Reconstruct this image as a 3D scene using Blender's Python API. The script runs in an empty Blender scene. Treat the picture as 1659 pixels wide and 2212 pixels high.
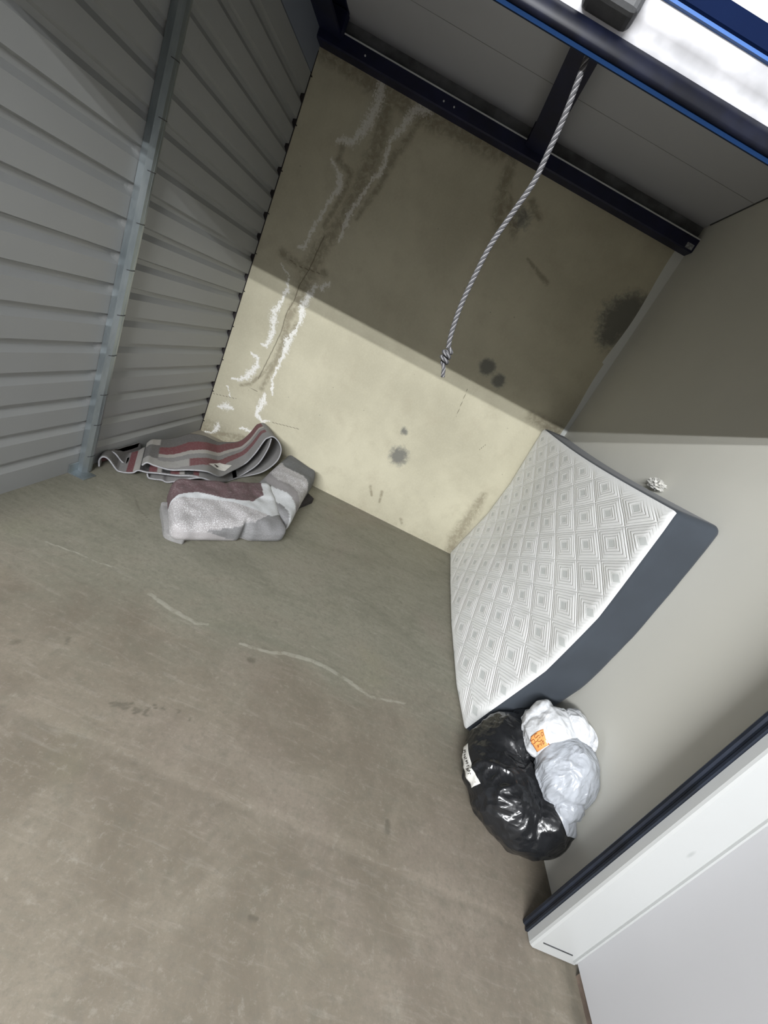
import bpy, bmesh, math, random
import numpy as np
from mathutils import Vector, Matrix, noise
from mathutils.bvhtree import BVHTree
random.seed(4)
scn = bpy.context.scene
COL = scn.collection

# ------------------------------------------------------------------ camera
AX = [[0.893421, 0.102249, 0.437429], [0.444073, -0.348017, -0.825641], [0.067812, 0.931895, -0.356332]]
CP = [1.6408, -3.7676, 1.5253]
cd = bpy.data.cameras.new('camera'); cam = bpy.data.objects.new('camera', cd); COL.objects.link(cam)
cd.sensor_fit = 'VERTICAL'; cd.sensor_height = 24.0; cd.lens = 24.0 * 895.57 / 2212.0
cd.clip_start = 0.02
m = Matrix.Identity(4)
for i in range(3):
    m[i][0] = AX[0][i]; m[i][1] = -AX[1][i]; m[i][2] = -AX[2][i]; m[i][3] = CP[i]
cam.matrix_world = m
scn.camera = cam

# ------------------------------------------------------------------ light
wd = bpy.data.worlds.new('ambient_fill'); scn.world = wd; wd.use_nodes = True  # added ambient fill, enters by the corridor's open end
wd.node_tree.nodes['Background'].inputs[0].default_value = (0.86, 0.93, 1.0, 1)
wd.node_tree.nodes['Background'].inputs[1].default_value = 0.25

def area(name, loc, sx, sy, power, direction, color=(0.975, 0.99, 1.0)):
    l = bpy.data.lights.new(name, 'AREA'); l.shape = 'RECTANGLE'; l.size = sx; l.size_y = sy
    l.energy = power; l.color = color
    o = bpy.data.objects.new(name, l); COL.objects.link(o); o.location = loc
    o.rotation_euler = Vector(direction).to_track_quat('-Z', 'Y').to_euler()
    return o
area('corridor_strip_light', (0.75, -6.9, 2.705), 2.6, 0.03, 175, (0, 1, -0.05))
area('corridor_strip_light', (0.75, -6.9, 2.845), 2.6, 0.03, 175, (0, 1, -0.05))
area('corridor_strip_light', (0.6, -5.2, 3.02), 2.4, 0.14, 2, (0, 0, -1))

scn.view_settings.view_transform = 'Standard'; scn.view_settings.look = 'None'
scn.view_settings.gamma = 1; scn.view_settings.use_curve_mapping = False
scn.view_settings.exposure = 0.38

# ------------------------------------------------------------------ materials
class NT:
    def __init__(s, name):
        s.m = bpy.data.materials.new(name); s.m.use_nodes = True; s.t = s.m.node_tree
        s.b = s.t.nodes['Principled BSDF']
    def n(s, ty, **kw):
        o = s.t.nodes.new(ty)
        for k, v in kw.items(): setattr(o, k, v)
        return o
    def l(s, a, b): s.t.links.new(a, b)
    def put(s, sock, v):
        if hasattr(v, 'is_linked'): s.l(v, sock)
        elif isinstance(v, tuple) and len(v) == 3 and sock.type == 'RGBA': sock.default_value = (*v, 1)
        else: sock.default_value = v
    def math(s, op, a, b=0.0, c=None, clamp=False):
        o = s.n('ShaderNodeMath', operation=op, use_clamp=clamp); s.put(o.inputs[0], a); s.put(o.inputs[1], b)
        if c is not None: s.put(o.inputs[2], c)
        return o.outputs[0]
    def mix(s, f, a, b, mode='MIX'):
        o = s.n('ShaderNodeMix', data_type='RGBA', blend_type=mode); s.put(o.inputs[0], f); s.put(o.inputs[6], a); s.put(o.inputs[7], b)
        return o.outputs[2]
    def coord(s, scale=(1, 1, 1), which='Object'):
        c = s.n('ShaderNodeTexCoord'); mp = s.n('ShaderNodeMapping'); s.l(c.outputs[which], mp.inputs[0])
        mp.inputs['Scale'].default_value = scale; return mp.outputs[0]
    def noise(s, vec, scale, detail=4, rough=0.55, dist=0.0):
        o = s.n('ShaderNodeTexNoise'); s.l(vec, o.inputs['Vector']); o.inputs['Scale'].default_value = scale
        o.inputs['Detail'].default_value = detail; o.inputs['Roughness'].default_value = rough; o.inputs['Distortion'].default_value = dist
        return o.outputs[0]
    def ramp(s, f, lo, hi, a=0.0, b=1.0):
        o = s.n('ShaderNodeMapRange', interpolation_type='SMOOTHSTEP'); s.put(o.inputs[0], f)
        for i, v in enumerate((lo, hi, a, b)): s.put(o.inputs[1 + i], v)
        return o.outputs[0]
    def bump(s, h, strength, dist=0.002, normal=None):
        o = s.n('ShaderNodeBump'); o.inputs['Strength'].default_value = strength; o.inputs['Distance'].default_value = dist
        s.l(h, o.inputs['Height'])
        if normal is not None: s.l(normal, o.inputs['Normal'])
        s.l(o.outputs[0], s.b.inputs['Normal']); return o.outputs[0]
    def base(s, v): s.put(s.b.inputs['Base Color'], v)
    def set(s, **kw):
        for k, v in kw.items(): s.put(s.b.inputs[k.replace('_', ' ')], v)
        return s

def S(r, g, b):
    f = lambda c: (c / 255 / 12.92) if c / 255 <= 0.04045 else ((c / 255 + 0.055) / 1.055) ** 2.4
    return (f(r), f(g), f(b))

def plain(name, col, rough=0.6, metal=0.0, var=0.06, scale=8, bump=0.0):
    t = NT(name); v = t.coord(); n = t.noise(v, scale, 4)
    f = t.ramp(n, 0.3, 0.7)
    t.base(t.mix(f, tuple(c * (1 - var) for c in col), tuple(min(1, c * (1 + var)) for c in col)))
    t.set(Roughness=rough, Metallic=metal)
    if bump: t.bump(t.noise(v, scale * 12, 3), bump, 0.001)
    return t.m

def concrete_wall():
    t = NT('stained_concrete_wall'); v = t.coord()
    n1 = t.noise(v, 1.3, 5, 0.6); n2 = t.noise(v, 5, 6, 0.65); n3 = t.noise(v, 60, 3, 0.6); n4 = t.noise(v, 22, 5, 0.7, 0.6)
    c = t.mix(t.ramp(n1, 0.3, 0.7), (0.49, 0.46, 0.345), (0.62, 0.585, 0.445))
    c = t.mix(t.math('MULTIPLY', t.ramp(n2, 0.48, 0.72), 0.45), c, (0.46, 0.42, 0.31))
    c = t.mix(t.math('MULTIPLY', t.ramp(n3, 0.4, 0.75), 0.12), c, (0.75, 0.73, 0.62))
    vo = t.n('ShaderNodeTexVoronoi'); t.l(v, vo.inputs['Vector']); vo.inputs['Scale'].default_value = 7.0
    c = t.mix(t.math('MULTIPLY', t.ramp(vo.outputs['Distance'], 0.055, 0.02), 0.45), c, (0.20, 0.18, 0.14))
    a = t.n('ShaderNodeAttribute', attribute_name='stain'); sp = t.n('ShaderNodeSeparateColor'); t.l(a.outputs['Color'], sp.inputs[0])
    R, G, B, A = sp.outputs[0], sp.outputs[1], sp.outputs[2], a.outputs['Alpha']
    # damp brown streaks; also darkens towards the wall's top and foot
    d = t.math('MULTIPLY', G, t.ramp(n4, 0.25, 0.7, 0.35, 1.15))
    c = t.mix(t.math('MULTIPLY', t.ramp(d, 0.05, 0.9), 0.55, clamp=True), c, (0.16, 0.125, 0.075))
    # grey patches
    gp = t.math('ADD', B, t.math('MULTIPLY', t.math('SUBTRACT', n4, 0.5), 1.0))
    c = t.mix(t.math('MULTIPLY', t.ramp(gp, 0.12, 0.7), 0.9), c, (0.17, 0.17, 0.155))
    # caulk
    ca = t.math('ADD', A, t.math('MULTIPLY', t.math('SUBTRACT', n2, 0.5), 0.5))
    c = t.mix(t.math('MULTIPLY', t.ramp(ca, 0.42, 0.56), 0.95), c, (0.80, 0.82, 0.80))
    # efflorescence
    n5 = t.noise(v, 65, 5, 0.85)
    w = t.math('ADD', R, t.math('MULTIPLY', t.math('SUBTRACT', n5, 0.5), 3.2))
    wm = t.ramp(w, 0.45, 0.85)
    wm = t.math('MULTIPLY', wm, t.ramp(R, 0.03, 0.25))
    zc = t.n('ShaderNodeSeparateXYZ'); t.l(v, zc.inputs[0])
    wm = t.math('MULTIPLY', wm, t.ramp(zc.outputs[2], 1.3, 1.9, 1.0, 0.7))
    c = t.mix(t.math('MULTIPLY', wm, 0.95), c, (0.93, 0.92, 0.88))
    # cracks
    cr = t.n('ShaderNodeAttribute', attribute_name='crack')
    c = t.mix(t.math('MULTIPLY', t.ramp(cr.outputs['Fac'], 0.35, 0.8), 0.75), c, (0.14, 0.12, 0.08))
    t.base(c); t.set(Roughness=0.85)
    h = t.math('ADD', t.math('MULTIPLY', n3, 0.3), t.math('ADD', t.math('MULTIPLY', n2, 0.8), t.math('MULTIPLY', wm, 0.8)))
    t.bump(h, 0.35, 0.004)
    return t.m

def concrete_floor():
    t = NT('worn_concrete_floor'); v = t.coord()
    n1 = t.noise(v, 0.9, 5, 0.6, 0.4); n2 = t.noise(v, 3.2, 6, 0.65, 0.8); n3 = t.noise(v, 90, 4, 0.7)
    n4 = t.noise(v, 14, 6, 0.7); nb = t.noise(t.coord((0.8, 1.5, 1)), 3.0, 6, 0.7, 0.6); n6 = t.noise(v, 1.8, 3)
    a = t.n('ShaderNodeAttribute', attribute_name='stain'); sp = t.n('ShaderNodeSeparateColor'); t.l(a.outputs['Color'], sp.inputs[0])
    R, G, B, A = sp.outputs[0], sp.outputs[1], sp.outputs[2], a.outputs['Alpha']
    inner = t.mix(t.ramp(nb, 0.25, 0.75), (0.195, 0.190, 0.148), (0.270, 0.260, 0.208))
    outer = t.mix(t.ramp(n2, 0.35, 0.68), (0.172, 0.148, 0.114), (0.225, 0.197, 0.154))
    f = t.math('ADD', B, t.math('MULTIPLY', t.math('SUBTRACT', nb, 0.5), 1.6))
    c = t.mix(t.ramp(f, 0.1, 0.9), inner, outer)
    st1 = t.noise(t.coord((1.2, 7.0, 1)), 5, 5, 0.7, 0.8)
    c = t.mix(t.math('MULTIPLY', t.ramp(st1, 0.5, 0.75), 0.30), c, (0.15, 0.145, 0.115))
    c = t.mix(t.math('MULTIPLY', t.ramp(st1, 0.48, 0.28), 0.25), c, (0.38, 0.36, 0.31))
    c = t.mix(t.math('MULTIPLY', t.ramp(n1, 0.5, 0.7), 0.35), c, (0.28, 0.235, 0.20))
    c = t.mix(t.math('MULTIPLY', t.ramp(n6, 0.58, 0.75), 0.30), c, (0.25, 0.245, 0.165))
    c = t.mix(t.math('MULTIPLY', t.ramp(n4, 0.5, 0.75), 0.42), c, (0.14, 0.135, 0.105))
    c = t.mix(t.math('MULTIPLY', t.ramp(n3, 0.5, 0.7), 0.45), c, (0.17, 0.155, 0.125))
    c = t.mix(t.math('MULTIPLY', t.ramp(n3, 0.45, 0.2), 0.35), c, (0.34, 0.32, 0.27))
    n7 = t.noise(v, 38, 5, 0.75)
    c = t.mix(t.math('MULTIPLY', t.ramp(n7, 0.5, 0.68), 0.42), c, (0.15, 0.135, 0.11))
    c = t.mix(t.math('MULTIPLY', t.ramp(n7, 0.46, 0.28), 0.34), c, (0.36, 0.34, 0.29))
    gd = t.math('MULTIPLY', G, t.ramp(n4, 0.2, 0.7, 0.5, 1.2))
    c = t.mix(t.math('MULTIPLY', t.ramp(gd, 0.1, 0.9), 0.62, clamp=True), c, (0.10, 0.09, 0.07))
    c = t.mix(t.math('MULTIPLY', t.math('MULTIPLY', t.ramp(R, 0.3, 0.8), t.ramp(n4, 0.35, 0.55)), 0.35), c, (0.50, 0.49, 0.42))
    c = t.mix(t.math('MULTIPLY', t.ramp(A, 0.15, 0.9), 0.6), c, (0.42, 0.38, 0.33))
    t.base(c); t.set(Roughness=t.ramp(n2, 0.3, 0.7, 0.5, 0.68))
    t.b.inputs['Specular IOR Level'].default_value = 0.35
    h = t.math('ADD', t.math('MULTIPLY', n3, 0.25), t.math('ADD', t.math('MULTIPLY', n4, 0.5), t.math('MULTIPLY', R, 0.7)))
    t.bump(h, 0.3, 0.003)
    return t.m

def painted(name, col, rough=0.5, marks=0.25, spec=0.4):
    t = NT(name); v = t.coord(); n1 = t.noise(v, 1.5, 3); n2 = t.noise(v, 300, 2)
    c = t.mix(t.ramp(n1, 0.3, 0.7), tuple(x * 0.96 for x in col), col)
    vo = t.n('ShaderNodeTexVoronoi'); t.l(t.coord((1, 1.0, 0.45)), vo.inputs['Vector']); vo.inputs['Scale'].default_value = 4.5
    mk = t.math('MULTIPLY', t.ramp(vo.outputs['Distance'], 0.06, 0.02), t.ramp(t.noise(v, 3, 2), 0.5, 0.6))
    c = t.mix(t.math('MULTIPLY', mk, marks), c, tuple(x * 0.35 for x in col))
    t.base(c); t.set(Roughness=rough); t.b.inputs['Specular IOR Level'].default_value = spec
    t.bump(n2, 0.08, 0.0006)
    return t.m

M = {}
M['wall'] = concrete_wall(); M['floor'] = concrete_floor()
M['grey_wall'] = painted('grey_painted_steel', (0.74, 0.73, 0.665), 0.5, 0.5)
M['white_wall'] = painted('white_painted_steel', (0.50, 0.50, 0.515), 0.45, 0.6)
M['jamb'] = painted('glossy_white_jamb', (0.45, 0.46, 0.457), 0.35, 0.5)
M['ceiling'] = painted('grey_ceiling_panel', (0.45, 0.46, 0.50), 0.7, 0.2)
M['steel'] = painted('pale_grey_corrugated_steel', (0.315, 0.325, 0.325), 0.42, 0.1)
M['upper'] = painted('blue_grey_flat_steel', (0.22, 0.25, 0.31), 0.45, 0.1)
M['navy'] = plain('navy_painted_steel', (0.006, 0.008, 0.035), 0.5, 0.0, 0.3, 5)
M['navyblue'] = plain('blue_painted_header', (0.002, 0.006, 0.025), 0.7, 0.0, 0.2, 5); M['navyblue'].node_tree.nodes['Principled BSDF'].inputs['Specular IOR Level'].default_value = 0.04
M['darkblue'] = plain('dark_blue_seal', (0.003, 0.014, 0.045), 0.85); M['darkblue'].node_tree.nodes['Principled BSDF'].inputs['Specular IOR Level'].default_value = 0.08
M['barnavy'] = plain('black_navy_bar', (0.003, 0.004, 0.010), 0.42, 0, 0.5, 20); M['barnavy'].node_tree.nodes['Principled BSDF'].inputs['Specular IOR Level'].default_value = 0.2
M['blue'] = plain('lit_blue_lip', (0.012, 0.07, 0.24), 0.5, 0.0, 0.1, 5)
M['track'] = plain('navy_black_guide_track', (0.010, 0.014, 0.024), 0.38, 0.0, 0.35, 9)
M['dark'] = plain('dark_gap', (0.02, 0.016, 0.018), 0.8)
M['rubber'] = plain('charcoal_rubber', (0.05, 0.052, 0.055), 0.6, 0, 0.2, 30, 0.2)
M['tip'] = plain('bare_flange_edge', (0.62, 0.64, 0.66), 0.4)
M['wall_shade'] = plain('dark_grey_wall_shade', (0.13, 0.135, 0.145), 0.6, 0, 0.4, 6)
M['paper'] = plain('white_paper', (0.75, 0.74, 0.70), 0.7, 0, 0.08, 40)
M['ink'] = plain('black_ink', (0.03, 0.025, 0.02), 0.6)
M['ink_brown'] = plain('brown_ink', (0.20, 0.05, 0.015), 0.6)
M['orange'] = plain('orange_sticky_note', (0.90, 0.36, 0.11), 0.6, 0, 0.05, 20)
M['plate'] = plain('pale_scuffed_sticker', (0.30, 0.31, 0.33), 0.6, 0, 0.5, 60)

def galv():
    t = NT('galvanised_steel'); v = t.coord((1, 1, 0.3))
    n = t.noise(v, 14, 4, 0.6); n2 = t.noise(t.coord(), 90, 3)
    t.base(t.mix(t.ramp(n, 0.3, 0.7), (0.27, 0.31, 0.33), (0.38, 0.42, 0.44)))
    t.set(Metallic=0.75, Roughness=0.30); return t.m
M['galv'] = galv()

def quilt_mat():
    t = NT('white_quilted_knit'); uv = t.n('ShaderNodeUVMap', uv_map='quilt'); sp = t.n('ShaderNodeSeparateXYZ'); t.l(uv.outputs[0], sp.inputs[0])
    s_, t_ = sp.outputs[0], sp.outputs[1]
    wob = t.noise(uv.outputs[0], 9, 2)
    a = t.math('ADD', t.math('DIVIDE', s_, 0.345), t.math('MULTIPLY', wob, 0.05)); b = t.math('DIVIDE', t_, 0.1945)
    u = t.math('ADD', a, b); v = t.math('SUBTRACT', a, b)
    CU = -(1.889 / 0.345 + 0.985 / 0.1945); CV = -(1.889 / 0.345 - 0.985 / 0.1945)
    def cell(q, c):
        fr = t.math('FRACT', t.math('ADD', q, c + 100.5)); return t.math('ABSOLUTE', t.math('SUBTRACT', fr, 0.5))
    fu, fv = cell(u, CU), cell(v, CV)
    ch = t.math('SMOOTH_MAX', fu, fv, 0.035)
    h = None
    for c, wd_, am in ((0.5, 0.02, 1.0), (0.425, 0.018, 0.75), (0.325, 0.018, 0.8), (0.235, 0.018, 0.9), (0.14, 0.03, 0.7)):
        g = t.math('MULTIPLY', t.ramp(t.math('ABSOLUTE', t.math('SUBTRACT', ch, c)), 0.0, wd_ * 1.5, 1.0, 0.0), am)
        h = g if h is None else t.math('ADD', h, g)
    centre = t.ramp(ch, 0.125, 0.095)
    hh = t.math('SUBTRACT', 1.0, t.math('ADD', h, t.math('MULTIPLY', centre, 0.9)))
    ed = t.math('MINIMUM', t.math('MINIMUM', s_, t.math('SUBTRACT', 2.108, s_)), t.math('MINIMUM', t_, t.math('SUBTRACT', 1.452, t_)))
    fd = t.ramp(ed, 0.02, 0.085)
    hh = t.math('MULTIPLY', hh, fd)
    kn = t.noise(uv.outputs[0], 700, 2)
    c = t.mix(t.ramp(t.noise(uv.outputs[0], 3, 3), 0.3, 0.7), (0.90, 0.91, 0.91), (0.93, 0.94, 0.93))
    c = t.mix(t.math('MULTIPLY', centre, 0.75), c, (0.56, 0.59, 0.58))
    c = t.mix(t.math('MULTIPLY', h, 0.22, clamp=True), c, (0.60, 0.61, 0.61))
    t.base(c); t.set(Roughness=0.75); t.b.inputs['Sheen Weight'].default_value = 0.15
    t.bump(t.math('ADD', hh, t.math('MULTIPLY', kn, 0.05)), 0.55, 0.006)
    return t.m
M['quilt'] = quilt_mat()

def fabric(name, col, scale=500):
    t = NT(name); v = t.coord(); n = t.noise(v, scale, 2); n2 = t.noise(v, 4, 3)
    t.base(t.mix(t.ramp(n2, 0.3, 0.7), tuple(c * 0.9 for c in col), tuple(c * 1.1 for c in col)))
    t.set(Roughness=0.85); t.b.inputs['Sheen Weight'].default_value = 0.1
    t.bump(n, 0.25, 0.001); return t.m
M['side'] = fabric('charcoal_mattress_side', (0.040, 0.049, 0.062))

def rug_mat():
    t = NT('patterned_rug_pile'); a = t.n('ShaderNodeAttribute', attribute_name='pile'); v = t.coord()
    n = t.noise(t.coord((1, 1, 1)), 220, 3, 0.7); st = t.noise(t.coord((1.0, 3.5, 2.0)), 60, 3, 0.6); big = t.noise(v, 9, 3)
    c = t.mix(t.math('MULTIPLY', t.ramp(n, 0.4, 0.65), 0.25), a.outputs['Color'], (0.12, 0.11, 0.11))
    spk = t.math('MULTIPLY', t.ramp(t.noise(t.coord((1.6, 0.8, 1)), 150, 2, 0.5), 0.53, 0.62), a.outputs['Alpha'])
    c = t.mix(t.math('MULTIPLY', spk, 0.7), c, (0.82, 0.83, 0.84))
    c = t.mix(t.math('MULTIPLY', t.ramp(st, 0.45, 0.7), 0.22), c, (0.45, 0.45, 0.45))
    c = t.mix(t.math('MULTIPLY', t.ramp(big, 0.5, 0.75), 0.15), c, (0.1, 0.1, 0.1))
    t.base(c); t.set(Roughness=0.9); t.bump(t.math('ADD', n, t.math('MULTIPLY', st, 0.5)), 0.5, 0.002); return t.m
M['rug'] = rug_mat()
M['binding'] = plain('grey_bound_edge', (0.36, 0.36, 0.38), 0.8, 0, 0.15, 90)
M['black_pile'] = fabric('black_rug_pile', (0.012, 0.012, 0.013), 200)

def bag_mat(name, col, rough, trans=0.0, crinkle=14, bs=0.5, spec=0.5, stretch=(1, 1, 1)):
    t = NT(name); v = t.coord(stretch)
    n = t.noise(v, crinkle, 3, 0.5, 0.8); n2 = t.noise(v, crinkle * 3, 3, 0.5, 0.5)
    rg = t.math('SUBTRACT', 1.0, t.math('ABSOLUTE', t.math('MULTIPLY', t.math('SUBTRACT', n, 0.5), 4.0)))
    t.base(t.mix(t.ramp(n2, 0.35, 0.7), tuple(c * 0.85 for c in col), col))
    t.set(Roughness=rough); t.b.inputs['Specular IOR Level'].default_value = spec
    if trans: t.b.inputs['Transmission Weight'].default_value = trans
    t.bump(t.math('ADD', rg, t.math('MULTIPLY', n2, 0.4)), bs, 0.012); return t.m
M['black_bag'] = bag_mat('glossy_black_plastic', (0.016, 0.017, 0.019), 0.24, 0, 6, 0.6)
M['white_bag'] = bag_mat('white_plastic_film', (0.80, 0.82, 0.85), 0.38, 0, 9, 0.5, stretch=(1, 1, 1))
M['grey_bag'] = bag_mat('hazy_grey_plastic_film', (0.50, 0.53, 0.58), 0.30, 0, 8, 0.55, stretch=(1.5, 1.5, 0.6))

def rope_mat(name, c1, c2):
    t = NT(name); v = t.coord(); n = t.noise(v, 900, 2)
    t.base(t.mix(t.ramp(n, 0.4, 0.6), c1, c2)); t.set(Roughness=0.7); return t.m
M['rope_l'] = rope_mat('pale_rope_fibre', (0.11, 0.108, 0.11), (0.20, 0.195, 0.20))
M['rope_d'] = rope_mat('dark_rope_fibre', (0.02, 0.02, 0.022), (0.05, 0.05, 0.055))

# ------------------------------------------------------------------ helpers
def mesh_obj(name, verts, faces, mat, parent=None, smooth=False, mats=None):
    me = bpy.data.meshes.new(name); me.from_pydata([tuple(v) for v in verts], [], faces); me.update()
    o = bpy.data.objects.new(name, me); COL.objects.link(o)
    for mm in (mats or [mat]): me.materials.append(mm)
    if smooth: me.polygons.foreach_set('use_smooth', [True] * len(me.polygons))
    if parent is not None: o.parent = parent; o.matrix_parent_inverse = parent.matrix_world.inverted()
    return o
def struct(o): o['kind'] = 'structure'; return o
def tag(o, label, cat): o['label'] = label; o['category'] = cat; return o
def empty(name, loc, label=None, cat=None):
    o = bpy.data.objects.new(name, None); COL.objects.link(o); o.location = loc; o.empty_display_size = 0.1
    bpy.context.view_layer.update()
    if label: tag(o, label, cat)
    return o
def boxes(name, lst, mat, parent=None, bevel=0.0):
    bm = bmesh.new()
    for (x0, x1, y0, y1, z0, z1) in lst:
        r = bmesh.ops.create_cube(bm, size=1)
        for v in r['verts']:
            v.co = Vector(((x0 + x1) / 2 + v.co.x * (x1 - x0), (y0 + y1) / 2 + v.co.y * (y1 - y0), (z0 + z1) / 2 + v.co.z * (z1 - z0)))
    if bevel: bmesh.ops.bevel(bm, geom=bm.edges[:], offset=bevel, segments=3, affect='EDGES', profile=0.5)
    me = bpy.data.meshes.new(name); bm.to_mesh(me); bm.free(); me.materials.append(mat)
    o = bpy.data.objects.new(name, me); COL.objects.link(o)
    if parent is not None: o.parent = parent; o.matrix_parent_inverse = parent.matrix_world.inverted()
    return o
def extrude_profile(name, prof, axis, a, b, mat, parent=None, smooth=False, n=1):
    """closed profile of 2-d points swept along an axis from a to b"""
    def P(p, q):
        return {'x': (q, p[0], p[1]), 'y': (p[0], q, p[1]), 'z': (p[0], p[1], q)}[axis]
    V = []; F = []; k = len(prof)
    for i in range(n + 1):
        q = a + (b - a) * i / n; V += [P(p, q) for p in prof]
    for i in range(n):
        for j in range(k): F.append((i * k + j, i * k + (j + 1) % k, (i + 1) * k + (j + 1) % k, (i + 1) * k + j))
    F.append(tuple(range(k))); F.append(tuple(range(n * k, n * k + k))[::-1])
    o = mesh_obj(name, V, F, mat, parent, smooth)
    bm = bmesh.new(); bm.from_mesh(o.data); bmesh.ops.recalc_face_normals(bm, faces=bm.faces[:]); bm.to_mesh(o.data); bm.free()
    return o
def grid_faces(nu, nv):
    return [(i * nv + j, (i + 1) * nv + j, (i + 1) * nv + j + 1, i * nv + j + 1) for i in range(nu - 1) for j in range(nv - 1)]
def tube(path, rad, seg=8, cap=True):
    V = []; F = []; n = len(path); up = Vector((0.13, 0.97, 0.2))
    for i, p in enumerate(path):
        p = Vector(p); d = (Vector(path[min(i + 1, n - 1)]) - Vector(path[max(i - 1, 0)])).normalized()
        a = d.cross(up)
        if a.length < 1e-4: a = d.orthogonal()
        a.normalize(); b = d.cross(a); up = -d.cross(a).cross(d).cross(d) if False else up
        rr = rad[i] if isinstance(rad, list) else rad
        for k in range(seg):
            t = 2 * math.pi * k / seg; V.append(p + a * math.cos(t) * rr + b * math.sin(t) * rr)
    for i in range(n - 1):
        for k in range(seg):
            F.append((i * seg + k, i * seg + (k + 1) % seg, (i + 1) * seg + (k + 1) % seg, (i + 1) * seg + k))
    if cap: F.append(tuple(range(seg))[::-1]); F.append(tuple(range((n - 1) * seg, n * seg)))
    return V, F
def catmull(pts, n):
    pts = [np.array(p, float) for p in pts]; pts = [2 * pts[0] - pts[1]] + pts + [2 * pts[-1] - pts[-2]]; out = []
    for i in range(1, len(pts) - 2):
        p0, p1, p2, p3 = pts[i - 1:i + 3]
        for k in range(n):
            t = k / n
            out.append(0.5 * (2 * p1 + (p2 - p0) * t + (2 * p0 - 5 * p1 + 4 * p2 - p3) * t * t + (3 * p1 - p0 - 3 * p2 + p3) * t ** 3))
    out.append(pts[-2]); return out
def linemask(P, lines, soft=1.0):
    """0..1 mask around polylines of (a, b, halfwidth)"""
    out = np.zeros(len(P))
    for L in lines:
        for q, r in zip(L[:-1], L[1:]):
            a = np.array(q[:2]); b = np.array(r[:2]); d = b - a; L2 = max(d @ d, 1e-9)
            t = np.clip(((P - a) @ d) / L2, 0, 1); dist = np.linalg.norm(P - (a + t[:, None] * d), axis=1)
            w = (q[2] + (r[2] - q[2]) * t) * soft
            out = np.maximum(out, np.clip(1.25 - dist / w * 0.75, 0, 1) * (dist < w * 1.67))
    return out
def softmask(P, lines, jit=1.0):
    rs = np.random.RandomState(3); P = P.copy(); J = np.zeros_like(P)
    for k in range(26):
        w = rs.normal(size=2) * (25 + 9 * k); J += 0.014 / (3 + k) * np.sin(P @ w + rs.uniform(0, 6.3))[:, None] * rs.normal(size=2)
    P += J * jit; out = np.zeros(len(P))
    for L in lines:
        for q, r in zip(L[:-1], L[1:]):
            a = np.array(q[:2]); b = np.array(r[:2]); d = b - a; L2 = max(d @ d, 1e-9)
            t = np.clip(((P - a) @ d) / L2, 0, 1); dist = np.linalg.norm(P - (a + t[:, None] * d), axis=1)
            out = np.maximum(out, np.clip(1 - dist / ((q[2] + (r[2] - q[2]) * t) * 2.4), 0, 1))
    return out
def set_attr(me, name, arr, color=False):
    if color:
        a = me.attributes.new(name, 'FLOAT_COLOR', 'POINT'); a.data.foreach_set('color', np.asarray(arr, np.float32).ravel())
    else:
        a = me.attributes.new(name, 'FLOAT', 'POINT'); a.data.foreach_set('value', np.asarray(arr, np.float32).ravel())

WHITE = [[[0.483,2.968,0.035],[0.504,2.863,0.035],[0.492,2.76,0.032],[0.47,2.661,0.03],[0.425,2.574,0.025],[0.366,2.566,0.02],[0.325,2.536,0.015]],[[0.326,2.423,0.012],[0.431,2.361,0.018],[0.46,2.295,0.02],[0.419,2.163,0.016],[0.383,2.014,0.013],[0.355,1.818,0.018],[0.309,1.8,0.012]],[[0.213,1.629,0.008],[0.309,1.574,0.008],[0.337,1.478,0.015],[0.32,1.375,0.018],[0.291,1.273,0.025],[0.314,1.186,0.024],[0.334,1.104,0.018],[0.327,0.989,0.018],[0.271,0.98,0.008]],[[0.221,0.866,0.006],[0.29,0.857,0.018],[0.301,0.784,0.022],[0.255,0.653,0.026],[0.2,0.606,0.015],[0.135,0.584,0.007]],[[0.085,0.29,0.008],[0.158,0.327,0.035],[0.23,0.331,0.012]],[[0.108,0.509,0.005],[0.14,0.474,0.01],[0.174,0.419,0.005]],[[0.846,2.966,0.03],[0.781,2.944,0.03],[0.751,2.885,0.025],[0.736,2.795,0.022],[0.687,2.708,0.02],[0.691,2.637,0.018],[0.707,2.557,0.016]],[[0.707,2.555,0.016],[0.698,2.496,0.018],[0.666,2.441,0.012],[0.625,2.321,0.014],[0.592,2.176,0.016],[0.593,2.042,0.018],[0.587,1.963,0.012]],[[0.631,1.667,0.012],[0.593,1.599,0.018]],[[0.545,1.601,0.018],[0.528,1.526,0.022],[0.506,1.393,0.025],[0.536,1.319,0.014],[0.53,1.235,0.014],[0.489,1.114,0.032],[0.495,0.995,0.018],[0.485,0.865,0.012],[0.471,0.74,0.014],[0.52,0.623,0.01]],[[0.447,0.607,0.007],[0.458,0.52,0.028],[0.44,0.395,0.022],[0.508,0.355,0.012],[0.583,0.382,0.007]],[[0.135,0.133,0.02],[0.144,0.071,0.018],[0.095,0.024,0.01],[0.036,0.005,0.01]],[[0.34,0.194,0.01],[0.408,0.217,0.014],[0.5,0.198,0.018]]]
CRACK = [[[0.472,1.949,0.003],[0.46,1.825,0.003],[0.451,1.691,0.003],[0.417,1.541,0.003],[0.422,1.432,0.003],[0.395,1.305,0.003],[0.406,1.148,0.003],[0.392,1.002,0.003],[0.375,0.86,0.003],[0.354,0.692,0.003]],[[0.266,1.686,0.002],[0.348,1.667,0.002],[0.454,1.684,0.002],[0.56,1.7,0.002]],[[0.603,0.387,0.0025],[0.857,0.446,0.0025]],[[0.015,0.381,0.002],[0.227,0.435,0.002]],[[0.25,0.58,0.002],[0.383,0.585,0.002]],[[2.055,1.443,0.002],[2.083,1.194,0.002]],[[2.413,1.03,0.002],[2.441,1.102,0.002]]]
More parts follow.
